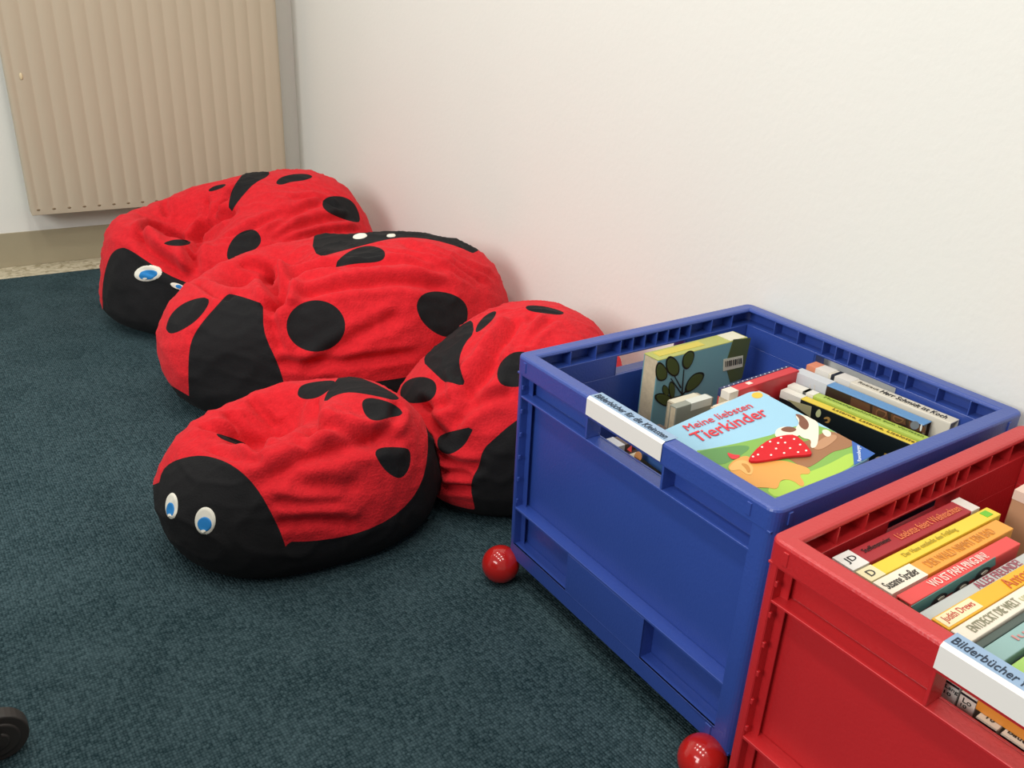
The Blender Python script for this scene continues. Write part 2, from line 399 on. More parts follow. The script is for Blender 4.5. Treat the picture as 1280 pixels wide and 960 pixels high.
beanbag(P4, [(-.035, .035, .085, .075, .4, .125)], 'small ladybug beanbag in front of the others, face with two blue eyes toward the camera', [
    ('spot', ck(Z4([(645, 140), (655, 110), (700, 93), (808, 83), (800, 105), (770, 135), (730, 160), (680, 167), (650, 155)])), BK),
    ('spot', ck(Z4([(916, 195), (922, 165), (960, 157), (1040, 178), (1088, 213), (1088, 234), (1040, 240), (975, 260), (935, 240)])), BK),
    ('spot', ck(Z4([(958, 368), (1100, 366), (1124, 385), (1120, 455), (1085, 502), (1045, 490), (1000, 450)])), BK),
    ('spot', ck(Z4([(296, 306), (340, 318), (400, 338), (440, 358), (420, 364), (370, 350), (320, 330)])), BK),
    ('wing_gap_panel', ck(Z4([(752, 192), (765, 145), (790, 110), (830, 60), (850, 40), (900, 70), (1000, 110), (1080, 158), (1060, 172), (980, 152), (900, 138), (850, 136), (800, 150), (770, 172)]), 1), BK),
    ('face_panel', ck([(150, 608), (198, 608), (202, 589), (213, 578), (233, 571), (254, 569), (275, 574), (293, 583), (311, 598), (325, 616), (337, 637), (349, 661), (356, 680), (362, 700), (372, 760), (150, 760)], 1), BK),
    ('base', ck([(355, 677), (388, 677), (432, 671), (471, 658), (500, 640), (521, 616), (532, 589), (536, 550), (530, 520), (560, 500), (600, 600), (570, 760), (370, 780), (362, 700)], 1), BK)],
    [([(322, 607), (388, 569), (462, 552), (505, 546)], .014, .009), ([(385, 531), (430, 538), (470, 552)], .012, .008), ([(402, 498), (388, 530), (375, 560)], .016, .008),
     ([(497, 505), (492, 528), (470, 548)], .010, .007), ([(250, 532), (290, 545), (328, 566)], .011, .007), ([(262, 560), (300, 572), (330, 580)], .010, .006),
     ([(283, 515), (300, 540), (330, 560)], .010, .006), ([(345, 655), (400, 648), (445, 655)], .010, .005), ([(360, 600), (420, 612), (450, 606)], .014, .005),
     ([(340, 625), (380, 632), (430, 628)], .008, .004), ([(310, 490), (325, 515), (345, 535)], .009, .006)],
    [[(215, 632.5, 7.7, 17.3, 2), (215, 637, 5.2, 10, 2), (215, 644.5, 2.2, 1.8, 0)], [(256.5, 651, 13.6, 18, 4), (257, 655, 9.6, 10, 0), (256, 663.5, 3, 2.2, 0)]],
    seed=4, amp=.005, fs=1.7)

beanbag(P2, [(-.15, .06, .09, .09, .3, .15)], 'large ladybug beanbag in the middle of the row, its face turned to the wall', [
    ('spot', ck(Z3([(72, 345), (88, 300), (130, 263), (190, 243), (220, 248), (212, 277), (180, 318), (140, 347), (95, 368), (76, 360)])), BK),
    ('spot', Z3(ell(573, 340, 98, 86, 0, 40)), BK),
    ('spot', ck(Z3([(905, 275), (922, 236), (965, 222), (1030, 232), (1075, 262), (1082, 312), (1062, 355), (1015, 382), (965, 362), (925, 325)])), BK),
    ('spot', ck(Z3([(628, 144), (658, 108), (700, 82), (750, 70), (800, 83), (806, 110), (785, 128), (700, 132), (650, 143)])), BK),
    ('wing_gap_panel', ck(Z3([(278, 233), (290, 233), (330, 243), (388, 263), (397, 267), (397, 275), (398, 350), (415, 400), (435, 440), (455, 490), (468, 535), (480, 580), (470, 640), (380, 660), (150, 640), (150, 572), (147, 500), (150, 420), (165, 370), (200, 320), (245, 270)]), 1), BK),
    ('face_panel', ck(Z3([(580, 112), (640, 95), (720, 74), (800, 53), (870, 43), (960, 51), (1050, 76), (1110, 105), (1130, 40), (900, -30), (600, -20), (556, 60)]), 1), BK),
    ('base', ck(Z3([(468, 535), (600, 533), (720, 532), (800, 522), (870, 512), (960, 490), (1100, 420), (1240, 330), (1300, 700), (100, 800), (60, 700), (60, 520), (150, 574), (200, 600), (440, 600)]), 1), BK)],
    [([(335, 343), (348, 370), (346, 383)], .016, .022), ([(328, 381), (346, 383), (356, 366), (361, 347), (390, 336), (426, 332)], .013, .013), ([(345, 452), (405, 456), (461, 449), (520, 441)], .011, .007),
     ([(375, 467), (442, 422), (502, 392)], .014, .006), ([(502, 304), (555, 322), (611, 355)], .009, .005), ([(367, 371), (442, 355), (502, 351), (560, 361)], .012, .009), ([(480, 312), (540, 325), (600, 358)], .008, .004),
     ([(520, 305), (570, 322), (615, 345)], .008, .004), ([(245, 352), (262, 362), (290, 372)], .012, .008), ([(262, 372), (250, 390), (232, 410)], .010, .004), ([(300, 330), (330, 338), (345, 352)], .012, .008),
     ([(337, 385), (342, 410), (352, 440)], .010, .009), ([(430, 335), (500, 325), (560, 340)], .010, .005)],
    [[(450, 295.5, 9.5, 3.2, -8)], [(489, 294.8, 6, 1.8, -4)]], seed=2, amp=.0075, fs=1.9)

beanbag(P1, [(-.17, -.01, .10, .14, .3, .18)], 'ladybug beanbag farthest back, under the radiator in the corner, with a blue eye', [
    ('spot', ck(Z1([(530, 136), (560, 114), (620, 104), (600, 124), (545, 142)])), BK),
    ('spot', ck(Z1([(832, 106), (848, 80), (900, 63), (970, 60), (1008, 74), (960, 92), (900, 97), (860, 112)])), BK),
    ('spot', ck(Z1([(1038, 197), (1052, 168), (1100, 158), (1155, 168), (1194, 203), (1216, 280), (1170, 274), (1110, 254), (1056, 227)])), BK),
    ('spot', ck(Z1([(616, 445), (620, 390), (652, 338), (700, 311), (745, 308), (772, 345), (764, 382), (720, 412), (650, 446)])), BK),
    ('spot', ck(Z1([(328, 371), (380, 352), (440, 354), (465, 370), (420, 383), (360, 381)])), BK),
    ('wing_gap_panel', ck(Z1([(625, 240), (626, 180), (645, 120), (680, 72), (700, 50), (800, 45), (810, 68), (740, 102), (695, 150), (655, 200), (634, 242)]), 1), BK),
    ('face_panel', ck(Z1([(66, 640), (62, 600), (68, 530), (84, 460), (108, 408), (150, 386), (188, 400), (260, 448), (350, 508), (450, 550), (560, 600), (560, 900), (66, 900)]), 1), BK),
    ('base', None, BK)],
    [([(170, 290), (185, 312), (208, 328), (237, 350)], .014, .014), ([(243, 345), (241, 300), (267, 279), (292, 266)], .014, .016), ([(205, 250), (209, 272)], .010, .008),
     ([(258, 250), (262, 265), (256, 285)], .010, .008), ([(335, 293), (377, 262), (405, 254)], .010, .007), ([(340, 301), (391, 276), (438, 272)], .010, .007), ([(370, 262), (320, 283), (275, 298)], .012, .007),
     ([(350, 305), (400, 290), (450, 288)], .009, .006), ([(290, 232), (282, 255), (262, 275)], .012, .010), ([(172, 296), (178, 280), (205, 290)], .009, .009), ([(205, 292), (225, 300), (240, 318)], .012, .008),
     ([(360, 250), (400, 246), (425, 262)], .009, .004)],
    [[(185.4, 341.5, 18.5, 10.5, -8), (186, 343.2, 13, 6.6, -10), (182.5, 347.6, 3, 1.6, 0)], [(222.5, 358, 10.6, 3.6, 20), (224.5, 358.6, 5.5, 2.2, 20)]],
    seed=1, amp=.0075, fs=2.0)

beanbag(P3, [], 'ladybug beanbag squeezed between the wall and the blue crate', [
    ('spot', ck(Z5([(548, 80), (568, 70), (640, 76), (718, 100), (700, 113), (640, 106), (570, 97)])), BK),
    ('spot', ck(Z5([(343, 185), (352, 150), (388, 110), (434, 90), (428, 117), (402, 147), (362, 180)])), BK),
    ('spot', ck(Z5([(432, 365), (442, 318), (472, 283), (510, 262), (570, 265), (590, 340), (545, 405), (500, 412), (450, 402)])), BK),
    ('spot', ck(Z5([(28, 442), (48, 388), (110, 364), (168, 376), (188, 408), (176, 453), (140, 475), (60, 478)])), BK),
    ('spot', ck(Z5([(184, 627), (208, 603), (290, 583), (342, 572), (322, 612), (300, 653), (240, 694), (192, 674)])), BK),
    ('wing_gap_panel', ck(Z5([(124, 302), (158, 250), (220, 198), (300, 145), (333, 130), (340, 187), (302, 227), (277, 290), (282, 340), (310, 412), (232, 387), (218, 392), (168, 344)]), 1), BK),
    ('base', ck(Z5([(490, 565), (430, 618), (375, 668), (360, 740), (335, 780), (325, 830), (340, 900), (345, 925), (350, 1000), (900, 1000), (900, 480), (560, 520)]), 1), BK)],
    [([(582, 493), (605, 460), (632, 420), (648, 398)], .014, .013), ([(562, 535), (590, 502), (611, 466), (626, 445)], .014, .010), ([(590, 508), (618, 497), (640, 492)], .010, .006),
     ([(544, 568), (571, 583), (602, 583)], .009, .008), ([(547, 589), (590, 596)], .008, .008), ([(547, 608), (592, 611)], .008, .007), ([(585, 498), (576, 478), (572, 455)], .010, .008),
     ([(668, 392), (650, 420), (640, 440)], .010, .006), ([(690, 400), (668, 415), (655, 435)], .009, .005), ([(528, 500), (540, 530), (556, 548)], .012, .008), ([(520, 505), (560, 512), (585, 490)], .010, .006)],
    [], seed=3, amp=.0065, fs=1.7)

# ------------------------------------------------------------------ crates
H = .40661; h0 = .04604; CW = .50524; CL = .5; FLOORZ = .125
RIBS = (0, .0255, .051, .0765, .127, .177)
def rim_mesh(W, L):
    prof = [(0, H - .029), (0, H - .004), (.0012, H - .0012), (.004, H), (.020, H), (.0228, H - .0012), (.024, H - .004), (.024, H - .006), (.004, H - .006), (.004, H - .029)]
    r = .014; n = 6; bm = bmesh.new(); rings = []
    cor = [(W - r, L - r, 0), (r, L - r, 90), (r, r, 180), (W - r, r, 270)]
    ps = []
    for cx, cy, a0 in cor:
        for k in range(n + 1): a = math.radians(a0 + 90 * k / n); ps.append((cx, cy, a, a0))
    for cx, cy, a, a0 in ps:
        ring = []
        for d, z in prof:
            if d < r: u = cx + math.cos(a) * (r - d); v = cy + math.sin(a) * (r - d)
            else:
                am = math.radians(a0 + 45); u = cx - (d - r) * (1 if math.cos(am) > 0 else -1); v = cy - (d - r) * (1 if math.sin(am) > 0 else -1)
            ring.append(bm.verts.new((-u, -v, z)))
        rings.append(ring)
    for i in range(len(rings)):
        a, b = rings[i], rings[(i + 1) % len(rings)]
        for j in range(len(prof)): bm.faces.new((a[j], a[(j + 1) % len(prof)], b[(j + 1) % len(prof)], b[j]))
    bmesh.ops.remove_doubles(bm, verts=bm.verts[:], dist=1e-5); bmesh.ops.recalc_face_normals(bm, faces=bm.faces[:])
    return bm
def post_mesh(W, L):
    r = .014
    for cx, cy, a0, e0, e1 in ((W - r, L - r, 0, .028, .016), (r, L - r, 90, .028, .016), (r, r, 180, .028, .028), (W - r, r, 270, .016, .016)):
        pts = []; a = math.radians(a0); t0 = (math.sin(a), -math.cos(a)); b = math.radians(a0 + 90); t1 = (-math.sin(b), math.cos(b))
        angs = [(a, t0, e0 - r)] + [(math.radians(a0 + 15 * k), None, 0) for k in range(7)] + [(b, t1, e1 - r)]
        prev = None; bm = bmesh.new()
        for an, t, l in angs:
            o = [(cx + math.cos(an) * rr_ + (t[0] * l if t else 0), cy + math.sin(an) * rr_ + (t[1] * l if t else 0)) for rr_ in (r - .0004, r - .004)]
            q4 = [bm.verts.new((-u, -v, z)) for z in (h0, H - .029) for u, v in o]
            if prev:
                for i, j in ((0, 1), (1, 3), (3, 2), (2, 0)): bm.faces.new((prev[i], prev[j], q4[j], q4[i]))
            else: bm.faces.new((q4[0], q4[1], q4[3], q4[2]))
            prev = q4
        bm.faces.new((prev[2], prev[3], prev[1], prev[0]))
        bmesh.ops.recalc_face_normals(bm, faces=bm.faces[:]); yield bm
def side_mesh(S, mapf, full=True, gs=0, dl=0):
    bm = bmesh.new(); e0, e1 = (.004, .014) if full else (.0268, .0268)
    def b(s0, s1, d0, d1, z0, z1):
        (u0, v0), (u1, v1) = mapf(s0, d0), mapf(s1, d1); bx(bm, -u0, -u1, -v0, -v1, z0, z1)
    h = S / 2 + gs
    for k in RIBS:
        for sg in ((1, -1) if k else (1,)): s = S / 2 + .01 + sg * k; b(s - .0011, s + .0011, .004, .0245, H - .029, H - .006)
    b(e0, S - e0, .0008, .0265, H - .031, H - .028)                       # floor of the cells
    hz0, hz1 = H - .064 - dl, H - .030
    b(e1, h - .075, .023, .0265, hz0, hz1); b(h + .075, S - e1, .023, .0265, hz0, hz1)   # wall either side of the grip hole
    b(e1, S - e1, .023, .0265, h0 + .004, hz0)                          # main wall
    b(.0165, S - .0165, .0006, .0225, hz0 - .003, hz0)                          # upper ledge
    for s in (h - .0775, h + .0745): b(s, s + .0035, .0008, .0265, hz0, hz1)
    b(.0165, S - .0165, .0006, .0228, H - .266, H - .262)                     # lower ledge
    b(.158, .328, .0008, .004, h0, H - .266)                                # flush centre panel
    for s in (.158, .325): b(s, s + .003, .001, .0245, h0, H - .266)
    b(.0165, S - .0165, .0006, .0228, H - .337, H - .333)                     # lower pocket floor
    b(.012, S - .012, .0006, .004, h0, H - .333)
    b(.0145, .0168, .001, .0265, h0, H - .029); b(S - .0298, S - .0272, .001, .0265, h0, H - .029)
    for dz in (.045, .085, .125, .165, .205, .245): b(.0165, .0195, .0012, .005, H - dz - .009, H - dz - .002)
    b(.021, .0275, -.0014, .001, H - .023, H - .007); b(S - .040, S - .0335, -.0014, .001, H - .023, H - .007)
    b(S - .043, S - .033, -.001, .003, h0 + .002, h0 + .024)
    return bm
def text_mesh(name, body, m, parent, length, height, loc, rot=0, bold=0, shear=0, slope=None):
    cu = bpy.data.curves.new(name, 'FONT'); cu.body = body; cu.size = 1; cu.extrude = .01; cu.offset = bold; cu.align_x = 'CENTER'; cu.align_y = 'CENTER'; cu.resolution_u = 3; cu.shear = shear
    t = bpy.data.objects.new(name, cu); col.objects.link(t); bpy.context.view_layer.update()
    dg = bpy.context.evaluated_depsgraph_get(); me = bpy.data.meshes.new_from_object(t.evaluated_get(dg)); bpy.data.objects.remove(t); bpy.data.curves.remove(cu)
    co = np.empty(len(me.vertices) * 3); me.vertices.foreach_get('co', co); co = co.reshape(-1, 3)
    mn, mx = co.min(0), co.max(0); c = (mn + mx) / 2
    co[:, 0] = (co[:, 0] - c[0]) * length / (mx[0] - mn[0]); co[:, 1] = (co[:, 1] - c[1]) * height / (mx[1] - mn[1]); co[:, 2] = co[:, 2] * .02
    if slope is not None:                                    # matrix placing the text in 3D
        A = np.array(slope); co = co @ A[:3, :3].T + A[:3, 3]
    else:
        ca, sa = math.cos(rot), math.sin(rot); x = co[:, 0] * ca - co[:, 1] * sa + loc[0]; y = co[:, 0] * sa + co[:, 1] * ca + loc[1]; co = np.stack([x, y, co[:, 2] + loc[2]], -1)
    me.vertices.foreach_set('co', co.reshape(-1)); me.update(); me.materials.clear()
    return link_mesh(name, me, m, parent)
class Frame:
    def __init__(s, x, y, a): s.x, s.y, s.a = x, y, a
    def w(s, u, v, z=0):
        ca, sa = math.cos(s.a), math.sin(s.a); return Vector((s.x - u * ca + v * sa, s.y - u * sa - v * ca, z))
def crate(fr, m, label, ltext, tlen, tcen, gs=0):
    r = empty('storage_crate', (fr.x, fr.y, 0), fr.a, label, 'crate')
    from_bm('rim', rim_mesh(CW, CL), m, r, smooth=False, bevel=.0006)
    for pb in post_mesh(CW, CL): from_bm('corner_post', pb, m, r)
    for S, f, fl in ((CL, lambda s, d: (CW - d, s), True), (CW, lambda s, d: (CW - s, d), False), (CL, lambda s, d: (d, s), True), (CW, lambda s, d: (CW - s, CL - d), False)):
        from_bm('side_panel', side_mesh(S, f, fl, gs if fl else 0, .007 if gs else 0), m, r, bevel=.0005, seg=1)
    bm = bmesh.new(); bx(bm, -.003, -CW + .003, -.003, -CL + .003, h0, h0 + .004); from_bm('bottom', bm, m, r)
    bm = bmesh.new(); bx(bm, -.027, -CW + .027, -.027, -CL + .027, FLOORZ - .006, FLOORZ); from_bm('raised_floor', bm, m, r)
    for u, v in ((.5205, .006), (.5215, .475), (.04, .03), (.04, .47)):
        bm = bmesh.new(); bmesh.ops.create_uvsphere(bm, u_segments=40, v_segments=24, radius=.0315, matrix=Matrix.Translation((-u, -v, .0315)))
        o = from_bm('ball_caster', bm, M['ball'], r, smooth=True); o['label'] = 'glossy red ball foot'
    # paper label folded over the grip bar
    bm = bmesh.new(); v0, v1 = .173 + gs, .322 + gs; u = CW
    pts = [(u - .0245, H + .0006), (u - .003, H + .0009), (u + .0012, H - .002), (u + .0014, H - .026)]
    th = .0007; rows = []
    for (uu, z) in pts: rows.append([bm.verts.new((-uu, -v0, z)), bm.verts.new((-uu, -v1, z))])
    for i in range(3): fc = bm.faces.new((rows[i][0], rows[i + 1][0], rows[i + 1][1], rows[i][1])); fc.material_index = 0 if i == 0 else 1
    o = from_bm('handle_label', bm, [C('label_blue', '8ea9c6', .3), M['white']], r); o['label'] = 'white and pale blue paper label'
    so = o.modifiers.new('thick', 'SOLIDIFY'); so.thickness = .0004; so.offset = 0
    text_mesh('label_lettering', ltext, C('ink_navy', '1c2c40'), o, tlen, .0115, (-(u - .0125), -tcen, H + .0014), -math.pi / 2, .004)
    return r
FB = Frame(-.01829, 0, -.03396); FR = Frame(-.07664, -.5149, -.0182)
crate(FB, M['blue_plastic'], 'blue plastic crate of picture books on red ball feet', 'Bilderbücher für die Kleinsten', .138, .2465)
crate(FR, M['red_plastic'], 'red plastic crate packed with picture book spines, cut by the right frame edge', 'Bilderbücher für', .072, .2285, .0155)

# ------------------------------------------------------------------ books
def book(fr, a, b, wd, top, cover, label, group, cat='book', base=FLOORZ, text=(), stickers=(), face=None, flip=1, endgap=.004, pages=None, spine=None, rnd=.0012, soft=False):
    """spine-up book: a,b = (u,v) ends of the spine edge that has the tops of its letters, wd = thickness, top = spine height"""
    A, B = fr.w(*a), fr.w(*b); d = (B - A); Ln = d.length; ang = math.atan2(d.y, d.x)
    per = Vector((math.sin(ang), -math.cos(ang), 0)); c = (A + B) / 2 + per * (wd / 2)
    r = empty('book', (c.x, c.y, base + .0005), ang, label, cat, group); hh = top - base - .0005
    t = .0022; X = Ln / 2; Y = wd / 2
    bm = bmesh.new()
    bx(bm, -X, X, -Y, -Y + t, 0, hh - t * .5); bx(bm, -X, X, Y - t, Y, 0, hh - t * .5); bx(bm, -X, X, -Y, Y, hh - t, hh, 1 if spine else 0)
    cv = from_bm('cover', bm, [cover, spine] if spine else cover, r, bevel=rnd, seg=2)
    bm = bmesh.new(); bx(bm, -X + endgap, X - endgap, -Y + t, Y - t, .003, hh - t); from_bm('page_block', bm, pages or M['pages'], r)
    for (s0, s1, m, *rest) in stickers:                       # s from the reading start, fraction of spine length
        y0, y1 = (rest[0] if rest else (0, 1)); bm = bmesh.new()
        bx(bm, -X + s0 * Ln, -X + s1 * Ln, -Y + y0 * wd - (.0004 if y0 == 0 else 0), -Y + y1 * wd + (.0004 if y1 == 1 else 0), hh - (.012 if len(rest) < 2 else rest[1]), hh + .0004 + .0002 * (y0 != 0))
        from_bm('spine_label', bm, m, r)
    for (s, m, s0, s1, h, *yo) in text:
        l = (s1 - s0) * Ln; text_mesh('title_lettering', s, m, r, l, h * wd, (-X + (s0 + s1) / 2 * Ln, yo[0] * wd if yo else 0, hh + .0008))
    return r, hh, X, Y, ang, c
def off(fr_obj, x, y, z): return (x, y, z)
K = lambda h, rough=.4: C('ink_' + h, h, rough)
GR = 'picture books packed spine up in the red crate'; GB = 'picture books standing in the blue crate'

# --- red crate, from the far side towards the camera
ZR_ = H - .03
def rb(v0, wd, u1, top, cov, label, **k): return book(FR, (.441, v0), (u1, v0 + .003), wd, top, cov, label, GR, **k)
rb(.036, .025, .205, ZR_, K('a3242c'), 'dark red book with orange title, first along the far wall of the red crate', stickers=((.0, .115, M['white']), (.93, 1, K('d8cfc6'))),
   text=(('JD', K('161616'), .025, .095, .4), ('Steffensmeier', K('2a1416'), .16, .36, .26, .12), ('Liselotte feiert Weihnachten', K('e07a4a'), .40, .90, .42)))
rb(.0645, .0175, .196, ZR_, K('eccb3e'), 'yellow book with green dot sticker at the end of its spine', stickers=((0, .1, K('e8dcb0')), (.91, .96, K('6dbb2f'), (.25, .8))),
   text=(('D', K('303030'), .03, .07, .5), ('Der Hase entdeckt den Frühling', K('b09a2c'), .28, .68, .45)))
rb(.0845, .021, .213, ZR_, K('e8a040'), 'orange book with a white author panel at the near end of its spine', stickers=((0, .27, K('ece2cf')),),
   text=(('Susanne Straßer', K('282522'), .02, .25, .5), ('DER WALD NIMMT EIN BAD', K('cf8a38'), .33, .88, .5)))
r4 = rb(.110, .0165, .240, ZR_ + .002, K('de4a48'), 'coral red book with teal front showing penguin outlines', text=(('WO IST PAPA PINGUIN?', K('f3d8cc'), .22, .72, .6),))
rb(.134, .0125, .235, ZR_ - .004, K('b9bdba'), 'pale grey book with dark red capital title next to a yellow book', text=(('ALLES FREUNDE!', K('a04858'), .44, .84, .75),))
rb(.1475, .0185, .215, ZR_, K('ecb12c'), 'yellow book with rounded cream author panel and red lettering', stickers=((.01, .27, K('f0dfb4'), (.1, .9)),),
   text=(('Judith Drews', K('b8433a'), .03, .25, .55), ('Antons', K('c8642a'), .50, .74, .75), ('erste', K('3c3020'), .76, .90, .45)))
rb(.167, .0195, .205, ZR_, K('e9e0cf'), 'cream book with grey capital title beside the dark thin book', text=(('ENTDECKT DIE WELT', K('8b8a70'), .07, .42, .5), ('und Familie', K('c5c79a'), .44, .75, .4)))
rb(.1875, .0075, .21, ZR_ - .003, K('4c5a54'), 'thin dark grey green book between cream and teal spines')
rb(.196, .0195, .20, ZR_ - .002, K('8fb3b0'), 'teal book with pink lettering behind the label of the red crate', text=(('lustig', K('c98a86'), .18, .42, .5), ('Jack und', K('c98a86'), .46, .80, .5)))
rb(.2165, .004, .21, ZR_ - .012, K('3a241c'), 'very thin dark brown slab for the shaded gap beside the light green book')  # dark gap between two spines, its shade put in as a brown slab
rb(.2215, .022, .20, ZR_ - .002, K('a3cc6a'), 'light green book with a pink round patch, nearest the label in the red crate', stickers=((.12, .3, K('e58a7c'), (.35, .95)),))
rb(.2445, .026, .20, ZR_ - .004, K('c6543c'), 'brick red book beyond the light green book in the red crate')
rb(.272, .02, .20, ZR_ - .004, K('3b6a8c'), 'dark blue book farthest toward the camera in the red crate')
# penguin outlines on the teal front of the coral book
def face_panel(fr_w, pxs, plane_pt, nrm, m, name, parent, th=.0006, smooth=2, lift=.0003, top=None):
    """flat shape on a book face: outline given as view points, laid on that plane with a real thickness"""
    n = nrm.normalized(); P = []
    for (a, b) in (chaikin(pxs, smooth) if smooth else pxs):
        d = px_ray(a, b); t = (plane_pt - CAM).dot(n) / d.dot(n); P.append(CAM + d * t)
    inv = parent.matrix_basis.inverted()
    if top is not None:
        for p in P: p.z = min(p.z, top)
    P = [p + n * lift for p in P]; tri = tessellate_polygon([P]); N_ = len(P)
    verts = [tuple(inv @ p) for p in P] + [tuple(inv @ (p + n * th)) for p in P]
    fcs = [tuple(x + N_ for x in t) for t in tri] + [tuple(reversed(t)) for t in tri] + [(i, (i + 1) % N_, (i + 1) % N_ + N_, i + N_) for i in range(N_)]
    me = bpy.data.meshes.new(name); me.from_pydata(verts, [], fcs); me.update()
    b_ = bmesh.new(); b_.from_mesh(me); bmesh.ops.recalc_face_normals(b_, faces=b_.faces[:]); b_.to_mesh(me); b_.free()
    return link_mesh(name, me, m, parent)
def edge_plane(bk):                                # plane of the face looking at the camera side (reader's bottom edge)
    r, hh, X, Y, ang, c = bk; per = Vector((math.sin(ang), -math.cos(ang), 0)); return c + per * Y, per
def Z7(p): return zm(p, 1100, 700, 7.111)
bpy.context.view_layer.update()
pp, pn = edge_plane(r4)
face_panel(None, Z7([(270, 410), (1020, -30), (1020, 40), (330, 470)]), pp, pn, K('5d908d'), 'cover_picture', r4[0], smooth=0)
for ox, oy in ((0, 0), (-190, 125), (-385, 228)):
    face_panel(None, Z7([(820 + ox, 170 + oy), (860 + ox, 110 + oy), (930 + ox, 55 + oy), (975 + ox, 60 + oy), (960 + ox, 95 + oy), (900 + ox, 130 + oy), (840 + ox, 180 + oy)]), pp, pn, K('22292a'), 'penguin_shape', r4[0], lift=.001)
    face_panel(None, Z7([(880 + ox, 120 + oy), (920 + ox, 85 + oy), (948 + ox, 78 + oy), (935 + ox, 100 + oy), (895 + ox, 128 + oy)]), pp, pn, K('cfc6b2'), 'penguin_belly', r4[0], lift=.0017)
book(FR, (.120, .072), (.112, .300), .030, H - .018, K('b98a68', .5), 'tan book standing crosswise at the right side of the red crate', GR, stickers=((.0, .12, K('dcc0b0')),), spine=K('d9b9a4'))
book(FR, (.155, .115), (.150, .31), .018, H - .045, K('8d9a90'), 'grey green book leaning in front of the tan crosswise book', GR, stickers=((.02, .12, K('dcdcd8')), (.14, .2, K('4f8a4a'))))
# spine ends showing through the grip hole
book(FR, (.4515, .2150), (.4515, .40), .011, H - .052, K('d98a34'), 'orange book lying along the grip hole of the red crate', GR, base=H - .0755)
def endbook(v0, v1, u0, top, body, lab, label, txt, t2=None, dz=.006, ty=0, tw=.86):
    u1 = .4445
    c = FR.w((u0 + u1) / 2, (v0 + v1) / 2); r = empty('book', (c.x, c.y, FLOORZ + .0005), FR.a, label, 'book', GR); hh = top - FLOORZ
    X, Y = (u0 - u1) / 2, (v1 - v0) / 2; bm = bmesh.new(); bx(bm, -X, X, -Y, -Y + .002, 0, hh); bx(bm, -X, X, Y - .002, Y, 0, hh); bx(bm, -X, -X + .002, -Y, Y, 0, hh)
    from_bm('cover', bm, body, r, bevel=.0015); bm = bmesh.new(); bx(bm, -X + .002, X - .001, -Y + .002, Y - .002, .002, hh - .003); from_bm('page_block', bm, M['pages'], r)
    bm = bmesh.new(); bx(bm, -X - .0004, -X, -Y + .0006, Y - .0006, hh - .030, hh - .0005); from_bm('spine_label', bm, lab, r)
    bm = bmesh.new(); bx(bm, -X - .0007, -X - .0004, -Y + .0006, Y - .0006, hh - .0032, hh - .0008); from_bm('spine_label', bm, K('1e1e22'), r)
    def S(y, z): return Matrix(((0, 0, -1, -X - .0008), (-1, 0, 0, y), (0, 1, 0, z), (0, 0, 0, 1)))
    if ty is None:                                          # label folded onto the spine top
        bm = bmesh.new(); bx(bm, -X + .0006, X - .0006, -Y + .0006, Y - .0006, hh - .004, hh + .0004); from_bm('spine_label', bm, lab, r)
        text_mesh('label_lettering', txt, K('161616'), r, tw * 2 * Y, .0062, (-X + .008, 0, hh + .0008), -math.pi / 2, .01)
        return r
    text_mesh('label_lettering', txt, K('161616'), r, tw * 2 * Y, .0052, None, slope=S(ty * Y, hh - dz), bold=.006)
    if t2: text_mesh('label_lettering', t2, K('161616'), r, .34 * 2 * Y, .0034, None, slope=S((ty + .25) * Y, hh - dz - .006), bold=.006)
    return r
endbook(.1775, .1975, .459, H - .067, K('c9c9c2'), K('d6d6ce'), 'white labelled spine end reading Lang in the red crate grip hole', 'Lang', '10', .0075, -.34, .62)
endbook(.1985, .2145, .459, H - .069, K('b9a79a'), K('d9ccc0'), 'white labelled spine end reading Lo just left of the orange strip', 'Lo', '10', .0075, 0, .5)
endbook(.2200, .2400, .470, H - .076, K('a79a8c'), K('cfc2b0'), 'spine end numbered ten under the orange book', '10', None, .0035, None, .35)
endbook(.2425, .2650, .470, H - .076, K('b8ae9e'), K('d2c8b8'), 'spine end reading Baue at the right frame edge', 'Baue', None, .0035, None, .7)

# --- blue crate: row along the wall (reading direction towards the camera)
def bb(a, b, wd, top, cov, label, **k): return book(FB, a, b, wd, top, cov, label, GB, **k)
bb((.043, .190), (.031, .432), .024, H - .035, K('d8d2c2'), 'cream book Herr Schmidt with black title along the wall side of the blue crate', stickers=((0, .07, K('d98a6a')), (.07, .17, K('dcd8d0')), (.19, .215, K('20242e')), (.22, .33, K('dcd8d0'))),
   text=(('Herr Schmidt ist Koch', K('1c1c1c'), .52, .95, .5), ('Rotraut', K('6a6458'), .36, .50, .3)))
ch = bb((.076, .190), (.062, .410), .022, H - .040, K('33211a'), 'dark brown book with blue spine and chocolate squares on its front', spine=K('5f8fc0'), stickers=((.0, .28, K('c8ccd0'), (0, 1), .02),))
gn = bb((.110, .205), (.0865, .432), .017, H - .052, K('a9bf52'), 'light green book with thin green title between chocolate and lantern books', stickers=((0, .20, K('dcdad0')), (.12, .145, K('20242e'))),
   text=(('Mutmachgeschichten zum Vorlesen', K('5f7a2a'), .26, .95, .4),))
yl = bb((.1295, .207), (.1055, .434), .015, H - .056, K('10191c'), 'navy book with yellow spine titled Laterne and a plant swirl', spine=K('dcc23c'), stickers=((0, .16, K('dcdad0')),),
   text=(('Laterne, Laterne, Liselotte!', K('6b5a1a'), .38, .95, .55),))
bpy.context.view_layer.update()
def Z6(p): return zm(p, 960, 440, 4.923)
pp, pn = edge_plane(ch)
